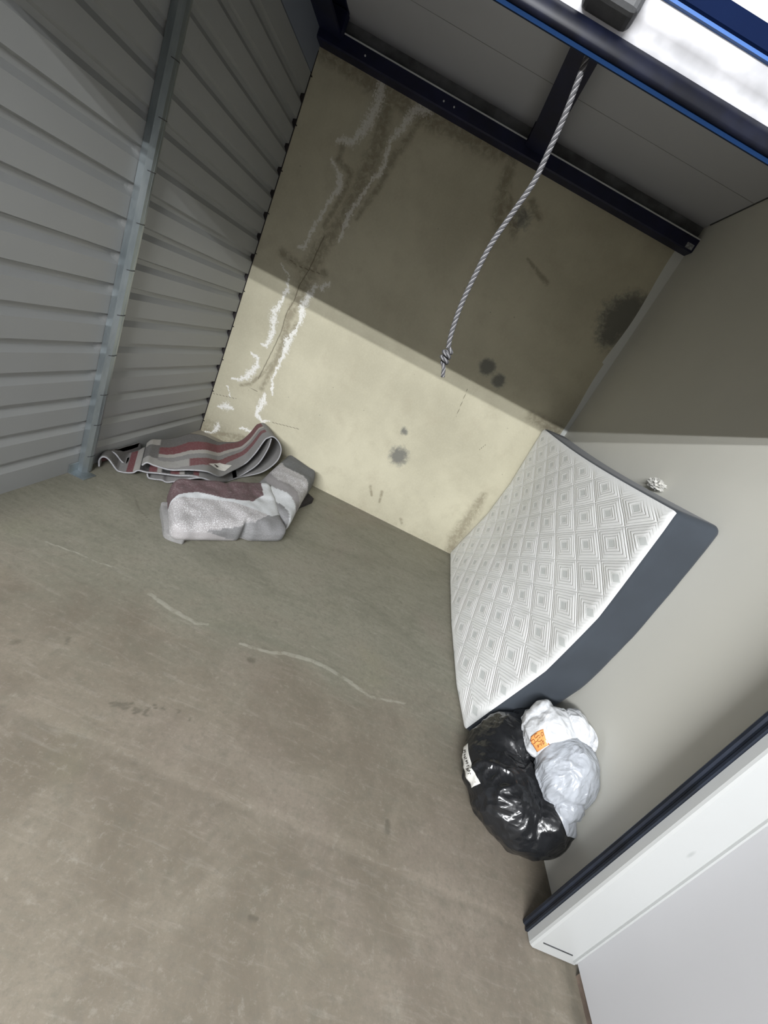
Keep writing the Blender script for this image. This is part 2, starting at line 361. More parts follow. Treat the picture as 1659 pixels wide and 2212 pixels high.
DARK = [[[0.564,2.907,0.04],[0.613,2.685,0.05],[0.604,2.531,0.06],[0.592,2.306,0.05],[0.551,2.09,0.05],[0.473,1.848,0.06],[0.449,1.657,0.07],[0.442,1.467,0.05],[0.424,1.264,0.03],[0.454,1.076,0.03],[0.439,0.858,0.025],[0.411,0.625,0.02]],[[0.836,2.899,0.02],[0.749,2.626,0.03],[0.725,2.398,0.02],[0.654,2.171,0.02]],[[0.373,2.534,0.02],[0.374,2.444,0.02],[0.506,2.41,0.02],[0.49,2.228,0.02],[0.446,2.008,0.02]],[[0.203,1.705,0.03],[0.337,1.678,0.03],[0.571,1.714,0.03]],[[0.466,0.999,0.012],[0.395,0.793,0.012],[0.301,0.614,0.015],[0.225,0.568,0.012]],[[0.503,1.262,0.02],[0.488,1.134,0.02],[0.463,0.913,0.015]],[[1.537,2.991,0.03],[1.573,2.811,0.04],[1.611,2.672,0.05],[1.664,2.567,0.03]],[[1.648,2.752,0.03],[1.805,2.566,0.03]],[[1.817,2.797,0.03],[1.91,2.744,0.02]],[[1.683,0.26,0.012],[1.735,0.182,0.01]],[[1.806,0.262,0.012],[1.833,0.155,0.01]],[[2.095,0.094,0.015],[2.125,0.055,0.01]],[[2.669,0.679,0.03],[2.669,0.469,0.05],[2.654,0.186,0.06],[2.668,0.022,0.04]],[[0.032,0.01,0.02],[0.381,0.115,0.03],[0.953,0.135,0.02]],[[2.666,1.49,0.04],[2.906,1.478,0.05]],[[1.982,2.479,0.01],[2.196,2.406,0.02]],[[0.037,2.966,0.05],[0.41,2.938,0.05],[0.854,2.935,0.06],[1.441,2.962,0.05]]]
GREY = [[1.797,2.692,0.076,0.55],[2.854,2.43,0.158,0.8],[2.878,2.522,0.119,0.8],[2.849,2.308,0.107,0.7],[2.114,1.67,0.059,1.0],[2.255,1.615,0.052,0.9],[1.795,0.648,0.082,0.8],[1.734,0.87,0.034,0.7]]
FLIGHT = [[[0.95,-2.166,0.007],[1.055,-2.193,0.008],[1.208,-2.209,0.007],[1.253,-2.188,0.006]],[[1.439,-2.211,0.005],[1.578,-2.183,0.006],[1.651,-2.147,0.008],[1.78,-2.118,0.008],[1.871,-2.113,0.008],[2.001,-2.135,0.007],[2.134,-2.173,0.005],[2.317,-2.112,0.004]],[[0.399,-2.139,0.003],[0.57,-2.12,0.003],[0.708,-2.112,0.003]]]
FDARK = [[[0.866,-2.553,0.006],[0.884,-2.581,0.006]],[[1.52,-2.275,0.012],[1.531,-2.274,0.012]],[[2.283,-2.708,0.008],[2.285,-2.741,0.01]],[[0.747,-2.66,0.01],[0.75,-2.653,0.01]],[[1.17,-2.718,0.0045],[1.177,-2.725,0.0045]],[[1.183,-2.707,0.0045],[1.196,-2.722,0.0045]],[[1.198,-2.71,0.0045],[1.206,-2.719,0.0045]],[[1.207,-2.701,0.0045],[1.226,-2.725,0.0045]],[[1.222,-2.704,0.0045],[1.232,-2.715,0.0045]],[[1.226,-2.687,0.0045],[1.234,-2.695,0.0045]],[[1.246,-2.7,0.0045],[1.26,-2.718,0.0045]],[[1.265,-2.701,0.0045],[1.27,-2.706,0.0045]],[[1.287,-2.702,0.0045],[1.297,-2.713,0.0045]],[[1.286,-2.683,0.0045],[1.292,-2.691,0.0045]],[[1.301,-2.66,0.0045],[1.309,-2.669,0.0045]],[[1.33,-2.656,0.0045],[1.336,-2.662,0.0045]],[[1.385,-2.64,0.0045],[1.39,-2.646,0.0045]],[[1.438,-2.653,0.0045],[1.442,-2.657,0.0045]],[[1.889,-3.113,0.005],[1.912,-3.112,0.005]],[[2.228,-1.233,0.006],[2.24,-1.242,0.006]],[[0.371,-1.468,0.003],[0.481,-1.581,0.003],[0.615,-1.647,0.002]]]

W = 3.0; HC = 3.165; YD = -2.85
# ------------------------------------------------------------------ shell
# back wall: concrete with water stains
xs = np.arange(-0.03, 3.0301, 0.0075); zs = np.arange(0, 3.20, 0.0075)
X, Z = np.meshgrid(xs, zs, indexing='ij'); P = np.stack([X.ravel(), Z.ravel()], 1)
V = np.stack([P[:, 0], np.zeros(len(P)), P[:, 1]], 1)
wall_back = struct(mesh_obj('wall_back', V.tolist(), [f[::-1] for f in grid_faces(len(xs), len(zs))], M['wall']))
st = np.zeros((len(P), 4)); st[:, 0] = softmask(P, WHITE)
g = np.zeros(len(P))
for L in DARK: g = np.maximum(g, linemask(P, [L], 1.25))
halo = np.clip(softmask(P, [DARK[0], DARK[1], DARK[2], DARK[3]]) , 0, 1); h2 = np.clip(linemask(P, [[[a, b_, 0.16] for a, b_, c_ in DARK[0]]], 1.0), 0, 1)
g = np.maximum(g, np.maximum(halo * 0.5, h2 * 0.3))
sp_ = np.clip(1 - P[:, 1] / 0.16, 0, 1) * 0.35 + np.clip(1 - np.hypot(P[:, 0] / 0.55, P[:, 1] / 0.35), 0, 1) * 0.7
top_ = np.clip((P[:, 1] - 2.3) / 0.7, 0, 1) * 0.18
st[:, 1] = np.maximum(g * 0.85, np.maximum(sp_, top_))  # stain streaks, plus a darker tone at the wall's top and foot
bl = np.zeros(len(P))
for (cx_, cz_, rr, s_) in GREY: bl = np.maximum(bl, s_ * np.clip(1.3 - np.hypot(P[:, 0] - cx_, P[:, 1] - cz_) / rr * 0.8, 0, 1))
st[:, 2] = bl
st[:, 3] = np.clip((P[:, 0] - (2.945 - 0.012 * np.sin(P[:, 1] * 7) - 0.02 * (P[:, 1] > 2.1))) / 0.012, 0, 1) * (P[:, 1] > 1.2)
set_attr(wall_back.data, 'stain', st, True)
set_attr(wall_back.data, 'crack', linemask(P, CRACK, 1.6))

# floor
fx = np.concatenate([np.arange(-4, -0.3, 0.4), np.arange(-0.3, 3.05, 0.01)]); fx = np.append(fx, 3.06)
fy = np.concatenate([np.arange(-8.5, -4.2, 0.3), np.arange(-4.2, 0.03, 0.01)])
X, Y = np.meshgrid(fx, fy, indexing='ij'); P = np.stack([X.ravel(), Y.ravel()], 1)
# shallow step where the unit's slab meets the corridor slab
dz = 0.006 / (1 + np.exp(-(P[:, 1] - YD) / 0.012)) - 0.006
V = np.stack([P[:, 0], P[:, 1], dz], 1)
floor = struct(mesh_obj('floor', V.tolist(), grid_faces(len(fx), len(fy)), M['floor'], smooth=True))
st = np.zeros((len(P), 4)); st[:, 0] = np.clip(softmask(P, FLIGHT, 0.35) * 1.6, 0, 1)
dk = np.maximum(linemask(P, FDARK, 1.3), 0.35 * linemask(P, [[[a, b_, 0.011] for a, b_ in ((1.639, -2.591), (1.604, -2.852), (1.62, -3.0), (1.633, -3.13))]], 1.0))
w_ = 0.006 * np.sin(P[:, 0] * 9) + 0.004 * np.sin(P[:, 0] * 23)
line = np.exp(-((P[:, 1] - YD + 0.02 + w_) / 0.022) ** 2) * 0.35 + np.exp(-((P[:, 1] - YD + 0.08) / 0.07) ** 2) * 0.2
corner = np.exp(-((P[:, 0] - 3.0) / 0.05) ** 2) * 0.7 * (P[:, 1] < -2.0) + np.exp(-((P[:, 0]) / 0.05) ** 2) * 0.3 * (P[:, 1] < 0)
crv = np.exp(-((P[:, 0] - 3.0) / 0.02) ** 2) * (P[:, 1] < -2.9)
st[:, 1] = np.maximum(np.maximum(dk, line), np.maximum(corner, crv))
st[:, 2] = 1 / (1 + np.exp((P[:, 1] + 2.28 - 0.12 * (P[:, 0] - 1.0)) / 0.22))
st[:, 3] = np.maximum(np.exp(-np.hypot(P[:, 0] / 0.3, P[:, 1] / 0.25) ** 2), np.exp(-((P[:, 1]) / 0.012) ** 2) * 0.8)
set_attr(floor.data, 'stain', st, True)

# right wall of the unit (smooth painted steel) and its seams
struct(boxes('wall_right', [(3.0, 3.04, -2.86, 0.03, 0.0, 3.2)], M['grey_wall']))
struct(boxes('ceiling', [(-0.06, 3.06, -2.95, 0.05, HC, HC + 0.04)], M['ceiling']))

struct(boxes('trim_8', [(2.994, 3.001, -2.86, -0.1, HC - 0.006, HC)], M['rubber']))
struct(boxes('trim_9', [(0.17, 3.0, -0.526, -0.523, HC - 0.001, HC + 0.001)], plain('faint_ceiling_seam', (0.24, 0.24, 0.25), 0.8)))
# left wall: horizontally ribbed steel
def rib(z):
    d = 0.0
    for k in range(18):
        zk = 0.168 + 0.1572 * k
        if zk > 2.78: break
        t = z - zk
        if -0.050 <= t <= 0.012:
            d = max(d, 0.024 if -0.020 <= t <= 0.004 else (0.024 * (t + 0.050) / 0.030 if t < -0.020 else 0.024 * (0.012 - t) / 0.008))
    return d
zl = set([0.0, 2.8, 2.815, 2.817, 2.823, 2.825, HC])
for k in range(17):
    zk = 0.168 + 0.1572 * k
    for t in (-0.054, -0.050, -0.046, -0.035, -0.024, -0.020, -0.016, 0.0, 0.004, 0.006, 0.010, 0.012, 0.016): zl.add(round(zk + t, 5))
zl = sorted(z for z in zl if z <= 2.83 or z == HC)
def ribbed(name, ys, taper_at, xoff=0.0, zt=2.817):
    zz = [z for z in zl if z <= zt]; V = []
    for y in ys:
        tp = min(1.0, max(0.15, abs(y - taper_at) / 0.05)) if taper_at is not None else 1.0
        for z in zz: V.append((xoff - rib(z) * tp, y, z))
    return V, grid_faces(len(ys), len(zz))
ya = [-0.012, -0.03, -0.06, -0.1] + list(np.arange(-0.2, -1.38, -0.1)) + [-1.38]
yb = [-1.44, -1.455, -1.47, -1.485, -1.50, -1.52, -1.56, -1.6] + list(np.arange(-1.7, -2.9, -0.1)) + [-2.9]
V1, F1 = ribbed('a', ya, None)
V2, F2 = ribbed('b', yb, -1.46, 0.006)
V3 = [(0.0, -1.38, 0), (0.0, -1.38, 2.817), (0.006, -1.44, 2.817), (0.006, -1.44, 0)]
o1 = len(V1); o2 = o1 + len(V2)
struct(mesh_obj('wall_left', V1 + V2 + V3, F1 + [tuple(i + o1 for i in f) for f in F2] + [(o2, o2 + 1, o2 + 2, o2 + 3)], M['steel']))
struct(boxes('wall_left_upper', [(-0.03, 0.002, -2.9, -0.004, 2.823, HC)], M['upper']))
struct(boxes('trim_1', [(-0.06, -0.045, -2.9, 0.0, 0, HC), (-0.045, 0.003, -0.012, -0.001, 0, 2.95)] +
             [(0.0, 0.014, -0.012, -0.002, 0.30 * k + 0.1, 0.30 * k + 0.106) for k in range(10)], M['dark']))

# front of the unit: wall over the door, jambs, corridor walls
struct(boxes('wall_front', [(-0.2, 3.06, -2.93, -2.88, 2.165, HC + 0.1), (-4, -0.05, -2.93, -2.88, 0, HC + 0.1)], M['white_wall']))
struct(boxes('wall_corridor_right', [(3.02, 3.06, -8.5, -2.905, 0.028, HC + 0.1)], M['white_wall'], bevel=0.0))
struct(boxes('trim_2', [(3.03, 3.055, -8.5, -2.93, -0.006, 0.04)], plain('dirty_brown_gap', (0.16, 0.12, 0.095), 0.9, 0, 0.3, 20)))
struct(boxes('wall_corridor_back', [(-4, 3.06, -8.6, -8.5, 0, HC + 0.1)], M['white_wall']))
struct(boxes('ceiling_corridor', [(-4, 3.1, -8.6, -2.88, HC + 0.1, HC + 0.14)], M['white_wall']))
# jamb: a folded white steel post either side of the opening
def jamb(xin, xout, name):
    s = 1 if xout > xin else -1
    prof = [(xin, -2.868), (xin, -2.893), (xin + s * 0.003, -2.90), (xin + s * 0.010, -2.905), (xout, -2.905), (xout, -2.868)]
    return struct(extrude_profile(name, prof, 'z', 0.0, 2.10, M['jamb']))
jamb(2.852, 3.03, 'trim_3'); jamb(0.148, -0.05, 'trim_4')
struct(boxes('trim_5', [(2.875, 2.99, -2.9075, -2.9045, 0.045, 0.048)], M['rubber']))   # slot near the foot of the jamb
struct(boxes('trim_6', [(3.012, 3.022, -2.912, -2.904, 0.02, 2.5)], M['jamb']))

# rolled-up door: guides, bottom bar, curtain, stopper, header
door = empty('door_1', (1.5, YD, 2.0)); door['kind'] = 'structure'
for s, xi in ((1, 2.843), (-1, 0.157)):
    prof = [(xi, -2.834), (xi - s * 0.003, -2.838), (xi - s * 0.003, -2.846), (xi + s * 0.003, -2.850), (xi + s * 0.003, -2.856), (xi, -2.860), (xi, -2.867), (xi + s * 0.055, -2.867), (xi + s * 0.055, -2.834)]
    extrude_profile('guide_track', prof, 'z', 0.0, 2.06, M['track'], door)
bz = [(-2.900, 2.020), (-2.904, 2.026), (-2.904, 2.040), (-2.899, 2.050), (-2.887, 2.055), (-2.872, 2.055), (-2.862, 2.050), (-2.858, 2.044), (-2.864, 2.037)]
bar = extrude_profile('bottom_bar', bz, 'x', 0.16, 2.84, M['barnavy'], door, True)
bm = bmesh.new(); bm.from_mesh(bar.data)
extrude_profile('seal_strip', [(-2.898, 2.014), (-2.868, 2.029), (-2.868, 2.036), (-2.898, 2.021)], 'x', 0.16, 2.84, M['darkblue'], door)
bm.free()
cz = []
for i in range(13): cz.append((-2.885 - 0.028 * min(1, i / 7) - 0.002 * math.sin(i * 1.6), 2.05 + i * 0.006))
prof = cz + [(y + 0.012, z) for y, z in cz[::-1]]
cur = extrude_profile('curtain', prof, 'x', 0.16, 2.84, plain('scuffed_white_slat', (0.50, 0.50, 0.52), 0.3, 0, 0.3, 9, 0.1), door, True)
boxes('rubber_stop', [(1.606, 1.690, -2.937, -2.888, 2.056, 2.20)], M['rubber'], door, bevel=0.012)
hd = extrude_profile('header', [(-2.918, 2.101), (-2.922, 2.103), (-2.922, 2.127), (-2.905, 2.127), (-2.905, 2.101)], 'x', -0.05, 3.02, M['navyblue'], door)
extrude_profile('header_lip', [(-2.907, 2.097), (-2.9185, 2.097), (-2.9185, 2.1015), (-2.907, 2.1015)], 'x', -0.05, 3.02, M['blue'], door)  # brighter blue paints in the light on the header's lower edge
struct(boxes('trim_7', [(-0.05, 3.02, -2.922, -2.86, 2.127, 2.2)], M['jamb']))

# ------------------------------------------------------------------ roof steel
b = empty('steel_beam', (1.5, -0.05, 2.975), 'navy steel channel beam running along the back wall under the ceiling, scuffed sticker at its right end', 'beam')
extrude_profile('channel', [(-0.001, 2.975), (-0.092, 2.975), (-0.100, 2.983), (-0.100, 3.060), (-0.092, 3.060), (-0.092, 2.990), (-0.001, 2.990)], 'x', 0.0, 2.999, M['navy'], b)
extrude_profile('flange_edge', [(-0.103, 3.059), (-0.090, 3.059), (-0.090, 3.067), (-0.103, 3.067)], 'x', 0.0, 2.999, M['tip'], b)
boxes('sticker', [(2.93, 2.985, -0.1013, -0.1, 2.985, 3.02)], M['plate'], b)
boxes('wall_shade_strip', [(0.002, 2.999, -0.022, -0.001, 2.992, HC - 0.001)], M['wall_shade'], b)  # added dark strip that paints in the shade on the wall above the beam
for x in (0.35, 0.95, 1.03, 1.62, 2.22, 2.75):
    V, F = tube([(x, -0.1005, 3.015), (x, -0.105, 3.015)], 0.006, 6); mesh_obj('bolt', V, F, M['tip'] if x < 1.1 else M['navy'], b)
def joist(x0, x1, label):
    j = empty('ceiling_joist', ((x0 + x1) / 2, -1.4, 3.02), label, 'joist')
    t = 0.012
    extrude_profile('joist_channel', [(x0, 3.025), (x1, 3.025), (x1, 3.04), (x0 + t, 3.04), (x0 + t, HC - 0.012), (x1, HC - 0.012), (x1, HC - 0.001), (x0, HC - 0.001)], 'y', -0.10, -2.87, M['navy'], j)
    boxes('joist_bracket', [(x0 - 0.01, x1 + 0.01, -0.16, -0.102, 3.03, HC - 0.02)], M['navy'], j)
joist(1.585, 1.735, 'dark navy ceiling joist in the middle, running back from the rope to the rear beam')
joist(0.004, 0.165, 'dark navy ceiling joist tight against the ribbed left wall in the upper corner')

# ------------------------------------------------------------------ galvanised post
post = empty('steel_post', (0.04, -1.455, 0.0), 'galvanised steel channel post standing against the ribbed grey left wall', 'post')
yc = -1.452; hw = 0.041
prof = [(0.008, yc - hw), (0.040, yc - hw), (0.058, yc - hw * 0.45), (0.061, yc - 0.002), (0.0595, yc), (0.061, yc + 0.002), (0.058, yc + hw * 0.45), (0.040, yc + hw), (0.008, yc + hw)]
extrude_profile('channel', prof, 'z', 0.004, HC - 0.002, M['galv'], post)
for k, z in enumerate((0.118, 0.33, 0.523, 0.76, 0.986, 1.22, 1.444, 1.677, 1.894, 2.12, 2.35)):
    V = []
    for q in range(7):
        t = -1 + 2 * q / 6; y = yc + t * hw * 0.8; x = 0.0625 - 0.020 * max(0, abs(t) - 0.4)
        V += [(x, y, z - 0.002 + 0.004 * t), (x, y, z + 0.002 + 0.004 * t)]
    mesh_obj('joint_mark', V, [(2 * i, 2 * i + 2, 2 * i + 3, 2 * i + 1) for i in range(6)], M['rubber'], post)
boxes('side_flange', [(0.002, 0.009, yc + hw, yc + hw + 0.035, 0.004, HC - 0.002)], plain('shaded_dark_flange', (0.07, 0.065, 0.06), 0.6), post)  # flange coloured dark to paint in the shade beside the post
boxes('foot_plate', [(0.012, 0.11, -1.56, -1.46, 0.0, 0.006), (0.008, 0.014, -1.56, -1.46, 0.0, 0.06)], M['galv'], post, bevel=0.002)

# ------------------------------------------------------------------ mattress
mt = empty('mattress', (2.75, -1.05, 0.0), 'white diamond-quilted mattress with charcoal sides standing on its long edge, leaning on the right wall', 'mattress')
L_, H_, T_, R_ = 2.108, 1.452, 0.215, 0.034
pz = [0, 0.18, 0.54, 0.90, 1.2, 1.36, 1.46]; pw = [0.0, 0.25, 0.80, 1.0, 0.95, 0.93, 0.90]
by = [-2.12, -1.81, -1.22, -0.6, 0.0]; bx = [2.655, 2.625, 2.625, 2.648, 2.682]
def mpos(s, t, d):
    y = -0.012 - s; w = np.interp(t, pz, pw); x0 = np.interp(y, by, bx); x1 = np.interp(y, [-2.1, 0], [2.80, 2.812])
    sag = 0.012 * math.sin(s * 4.0) * math.sin(max(0, min(1, t / H_)) * math.pi)
    zz = t - 0.022 * math.sin(math.pi * min(1, max(0, s / L_))) * (t / H_) ** 3
    return Vector((min(x0 * (1 - w) + x1 * w + sag + d, 2.997), y - 0.018 * math.sin(min(1, max(0, t / H_)) * math.pi) * (s / L_) ** 6, zz + 0.002 + 0.09 * d * max(0, t / H_) ** 3))
def rbox(p, push=0.0):
    c = np.array([L_, H_, T_]); q = np.clip(p, R_, c - R_); d = np.array(p) - q; n = np.linalg.norm(d)
    if n < 1e-9: return p
    return q + d / n * (R_ + push)
def seq(n, L):
    e = [0, R_ * 0.25, R_ * 0.5, R_ * 0.75]; return e + list(np.linspace(R_, L - R_, n)) + [L - x for x in e[::-1]]
sl, tl, dl = seq(50, L_), seq(40, H_), seq(6, T_)
bm = bmesh.new()
def addgrid(A, B, f):
    g = [[bm.verts.new(mpos(*rbox(np.array(f(a, b_)), 0))) for b_ in B] for a in A]
    for i in range(len(A) - 1):
        for j in range(len(B) - 1): bm.faces.new((g[i][j], g[i + 1][j], g[i + 1][j + 1], g[i][j + 1]))
for dd in (0, T_): addgrid(sl, tl, lambda a, b_: (a, b_, dd))
for ss in (0, L_): addgrid(tl, dl, lambda a, b_: (ss, a, b_))
for tt in (0, H_): addgrid(sl, dl, lambda a, b_: (a, tt, b_))
bmesh.ops.remove_doubles(bm, verts=bm.verts[:], dist=0.0005); bmesh.ops.recalc_face_normals(bm, faces=bm.faces[:])
for v in bm.verts:
    n = noise.noise(v.co * 6); v.co.x += 0.003 * n; v.co.x = min(v.co.x, 2.998)
me = bpy.data.meshes.new('side_panel'); bm.to_mesh(me); bm.free(); me.materials.append(M['side'])
me.polygons.foreach_set('use_smooth', [True] * len(me.polygons))
core = bpy.data.objects.new('side_panel', me); COL.objects.link(core); core.parent = mt; core.matrix_parent_inverse = mt.matrix_world.inverted()
core['label'] = 'charcoal fabric border'
sA = seq(240, L_); tA = seq(170, H_); V = []; UV = []
for s in sA:
    for t in tA:
        p = rbox(np.array([s, t, 0.0]), 0.0035); a = s / 0.345; b_ = t / 0.1945
        fu = abs((a + b_ - (1.889 / 0.345 + 0.985 / 0.1945) + 100.5) % 1 - 0.5); fv = abs((a - b_ - (1.889 / 0.345 - 0.985 / 0.1945) + 100.5) % 1 - 0.5)
        ch = max(fu, fv); q = mpos(*p); ed = min(1, max(0, (min(s, L_ - s, t, H_ - t) - 0.02) / 0.05)); q.x -= 0.006 * (1 - (ch / 0.5) ** 4) * ed; V.append(q); UV.append((s, t))
quilt = mesh_obj('quilted_top', V, grid_faces(len(sA), len(tA)), M['quilt'], mt, True); quilt['label'] = 'white diamond-quilted face'
uvl = quilt.data.uv_layers.new(name='quilt')
for lp in quilt.data.loops: uvl.data[lp.index].uv = UV[lp.vertex_index]

# ------------------------------------------------------------------ bags
def smoothmax(vals, k=28.0):
    mx = max(vals); return mx + math.log(sum(math.exp((v - mx) * k) for v in vals)) / k
def bag(name, centre, ells, mat, parent, wr, limits, sub=6):
    bm = bmesh.new(); bmesh.ops.create_icosphere(bm, subdivisions=sub, radius=1.0); C = Vector(centre)
    for v in bm.verts:
        d = v.co.normalized(); best = []
        for (c, r) in ells:
            o = C - Vector(c); R = Vector(r)
            a = sum((d[i] / R[i]) ** 2 for i in range(3)); b_ = 2 * sum(o[i] * d[i] / R[i] ** 2 for i in range(3)); cc = sum((o[i] / R[i]) ** 2 for i in range(3)) - 1
            D = b_ * b_ - 4 * a * cc
            if D > 0:
                t = (-b_ + math.sqrt(D)) / (2 * a)
                if t > 0: best.append(t)
        t = smoothmax(best) if best else 0.02
        p = C + d * t
        p = p + d * wr(p, d)
        v.co = limits(p)
    me = bpy.data.meshes.new(name); bm.to_mesh(me); bm.free(); me.materials.append(mat)
    me.polygons.foreach_set('use_smooth', [True] * len(me.polygons))
    o = bpy.data.objects.new(name, me); COL.objects.link(o); o.parent = parent; o.matrix_parent_inverse = parent.matrix_world.inverted()
    return o
def ridge(p, f, seed, sx=(1, 1, 1)):
    q = Vector((p.x * sx[0], p.y * sx[1], p.z * sx[2])) * f + Vector((seed, seed * 2.3, -seed))
    q += noise.noise_vector(q * 0.6) * 0.5
    return 1 - min(1.0, abs(noise.noise(q)) * 3.2)
bb = empty('garbage_bag', (2.82, -2.42, 0.0), 'stuffed black garbage bag with a white tape strip, on the floor at the mattress end', 'garbage bag')
def lim_black(p):
    z = p.z
    if z < 0.004: z = 0.004 + max(-0.0015, (z) * 0.002)
    x = min(p.x, 2.996)
    return Vector((x, min(p.y, -2.142), z))
def wr_black(p, d): return 0.011 * ridge(p, 7, 1.3) + 0.006 * ridge(p, 15, 4.1) - 0.010 + 0.012 * noise.noise(p * 5)
BBC = (2.82, -2.42, 0.13)
bagm = bag('bag_body', BBC, BLACK_ELLS := [((2.785, -2.39, 0.12), (0.21, 0.255, 0.15)), ((2.79, -2.27, 0.17), (0.13, 0.14, 0.16)), ((2.93, -2.53, 0.16), (0.10, 0.12, 0.12)), ((2.85, -2.51, 0.10), (0.16, 0.15, 0.12)), ((2.86, -2.20, 0.27), (0.08, 0.06, 0.09))], M['black_bag'], bb, wr_black, lim_black)
def bvh_of(o):
    dg = bpy.context.evaluated_depsgraph_get(); return BVHTree.FromObject(o, dg)
def drape(bv, centre, P, off):
    """drop a point onto the surface along the line to the centre"""
    c = Vector(centre); d = (c - Vector(P)).normalized()
    h = bv.ray_cast(c - d * 0.6, d)
    if h[0] is None: return Vector(P)
    return h[0] + d * (-off)
def patch(name, quad, bv, centre, mat, parent, nu, nv, off, label=None):
    """quad = four world corners; returns object and a mapper of (u, v) on the surface"""
    q = [Vector(k) for k in quad]
    def at(u, v, o=off):
        p = q[0].lerp(q[1], u).lerp(q[3].lerp(q[2], u), v); return drape(bv, centre, p, o)
    V = [at(i / (nu - 1), j / (nv - 1)) for i in range(nu) for j in range(nv)]
    ob = mesh_obj(name, V, grid_faces(nu, nv), mat, parent, True)
    if label: ob['label'] = label
    sd = ob.modifiers.new('thickness', 'SOLIDIFY'); sd.thickness = 0.0006; sd.offset = 1
    return ob, at
def writing(name, strokes, at, rad, mat, parent, off):
    V = []; F = []
    for s in strokes:
        pts = [at(p[0], p[1], off) for p in catmull([(a, b, 0) for a, b in s], 4)]
        v, f = tube(pts, rad, 5); o = len(V); V += v; F += [tuple(i + o for i in k) for k in f]
    return mesh_obj(name, V, F, mat, parent)
bvb = bvh_of(bagm)
TAPE = [(2.589, -2.315, 0.08), (2.581, -2.318, 0.136), (2.618, -2.51, 0.151), (2.606, -2.504, 0.101)]
tape, at = patch('tape_label', TAPE, bvb, BBC, M['paper'], bb, 8, 24, 0.002, 'white tape strip with black handwriting')
random.seed(11)
stk = []
for i in range(11):
    v = 0.16 + i * 0.058; a = 0.55 + random.uniform(-.1, .1)
    stk.append([(a - 0.12, v), (a + 0.16, v + 0.012), (a + random.uniform(-.1, .1), v + 0.03), (a + 0.14, v + 0.045)][:random.choice((3, 4))])
writing('handwriting', stk, at, 0.0011, M['ink'], tape, 0.003)

wb = empty('plastic_bag', (2.9, -2.38, 0.26), 'knotted white plastic bag with an orange sticky note, resting on the black garbage bag', 'plastic bag')
def lim_white(p):
    p = Vector((min(p.x, 2.994), min(p.y, -2.142), p.z)); h = drape(bvb, BBC, p, 0.003)
    c = Vector(BBC)
    return h if (p - c).length < (h - c).length and (h - p).length < 0.25 else p
def wr_white(p, d):
    return 0.006 * ridge(p, 13, 7.7) + 0.006 * ridge(p, 11, 3.7, (2.2, 0.9, 0.45)) - 0.006 + 0.007 * noise.noise(p * 9)
WBC = (2.90, -2.34, 0.40)
WE1 = [((2.865, -2.325, 0.405), (0.10, 0.11, 0.095)), ((2.83, -2.27, 0.37), (0.05, 0.055, 0.09)), ((2.825, -2.35, 0.35), (0.065, 0.065, 0.07)), ((2.935, -2.32, 0.465), (0.045, 0.07, 0.055))]
w1 = bag('upper_bag', WBC, WE1, M['white_bag'], wb, wr_white, lim_white)
WBC2 = (2.915, -2.46, 0.34)
WE2 = [((2.925, -2.44, 0.365), (0.12, 0.12, 0.115)), ((2.91, -2.48, 0.31), (0.085, 0.095, 0.09)), ((2.93, -2.54, 0.265), (0.045, 0.06, 0.075))]
w2 = bag('lower_bag', WBC2, WE2, M['grey_bag'], wb, wr_white, lim_white); w2['label'] = 'hazy grey lower pouch'
bvw = bvh_of(w1)
NOTE = [(2.75, -2.384, 0.375), (2.773, -2.381, 0.435), (2.807, -2.421, 0.409), (2.795, -2.416, 0.344)]
nt, atn = patch('sticky_note', NOTE, bvw, WBC, M['orange'], wb, 10, 10, 0.003, 'orange sticky note with dark handwriting')
def zt(L): # strokes of the note as drawn on it
    tl = np.array((200, 860.)); tr = np.array((950, 400.)); br = np.array((1310, 1340.)); bl_ = np.array((600, 1760.))
    A = np.column_stack([(tr + br - tl - bl_) / 2, (bl_ + br - tl - tr) / 2]); Ai = np.linalg.inv(A); c = (tl + tr + br + bl_) / 4
    return [tuple((Ai @ (np.array(p, float) - c) + 0.5).tolist()) for p in L]
NS = [[(690, 710), (600, 720), (550, 830), (620, 950), (720, 890)], [(690, 880), (760, 820), (830, 790)], [(960, 610), (900, 700), (980, 850), (1040, 740), (960, 610)], [(900, 870), (820, 960)],
      [(320, 1000), (310, 1120), (400, 1090), (520, 1010), (600, 1130)], [(370, 1250), (470, 1310), (500, 1390)], [(510, 1270), (620, 1220), (600, 1180), (740, 1110), (780, 980)], [(780, 1130), (900, 1120), (990, 1040)],
      [(740, 1330), (790, 1440), (840, 1330), (760, 1330)], [(850, 1270), (930, 1290)], [(930, 1180), (990, 1350)], [(1010, 1150), (1070, 1090), (1120, 1220), (1070, 1270), (1010, 1150)]]
writing('handwriting', [zt(s) for s in NS], atn, 0.0010, M['ink_brown'], nt, 0.0045)
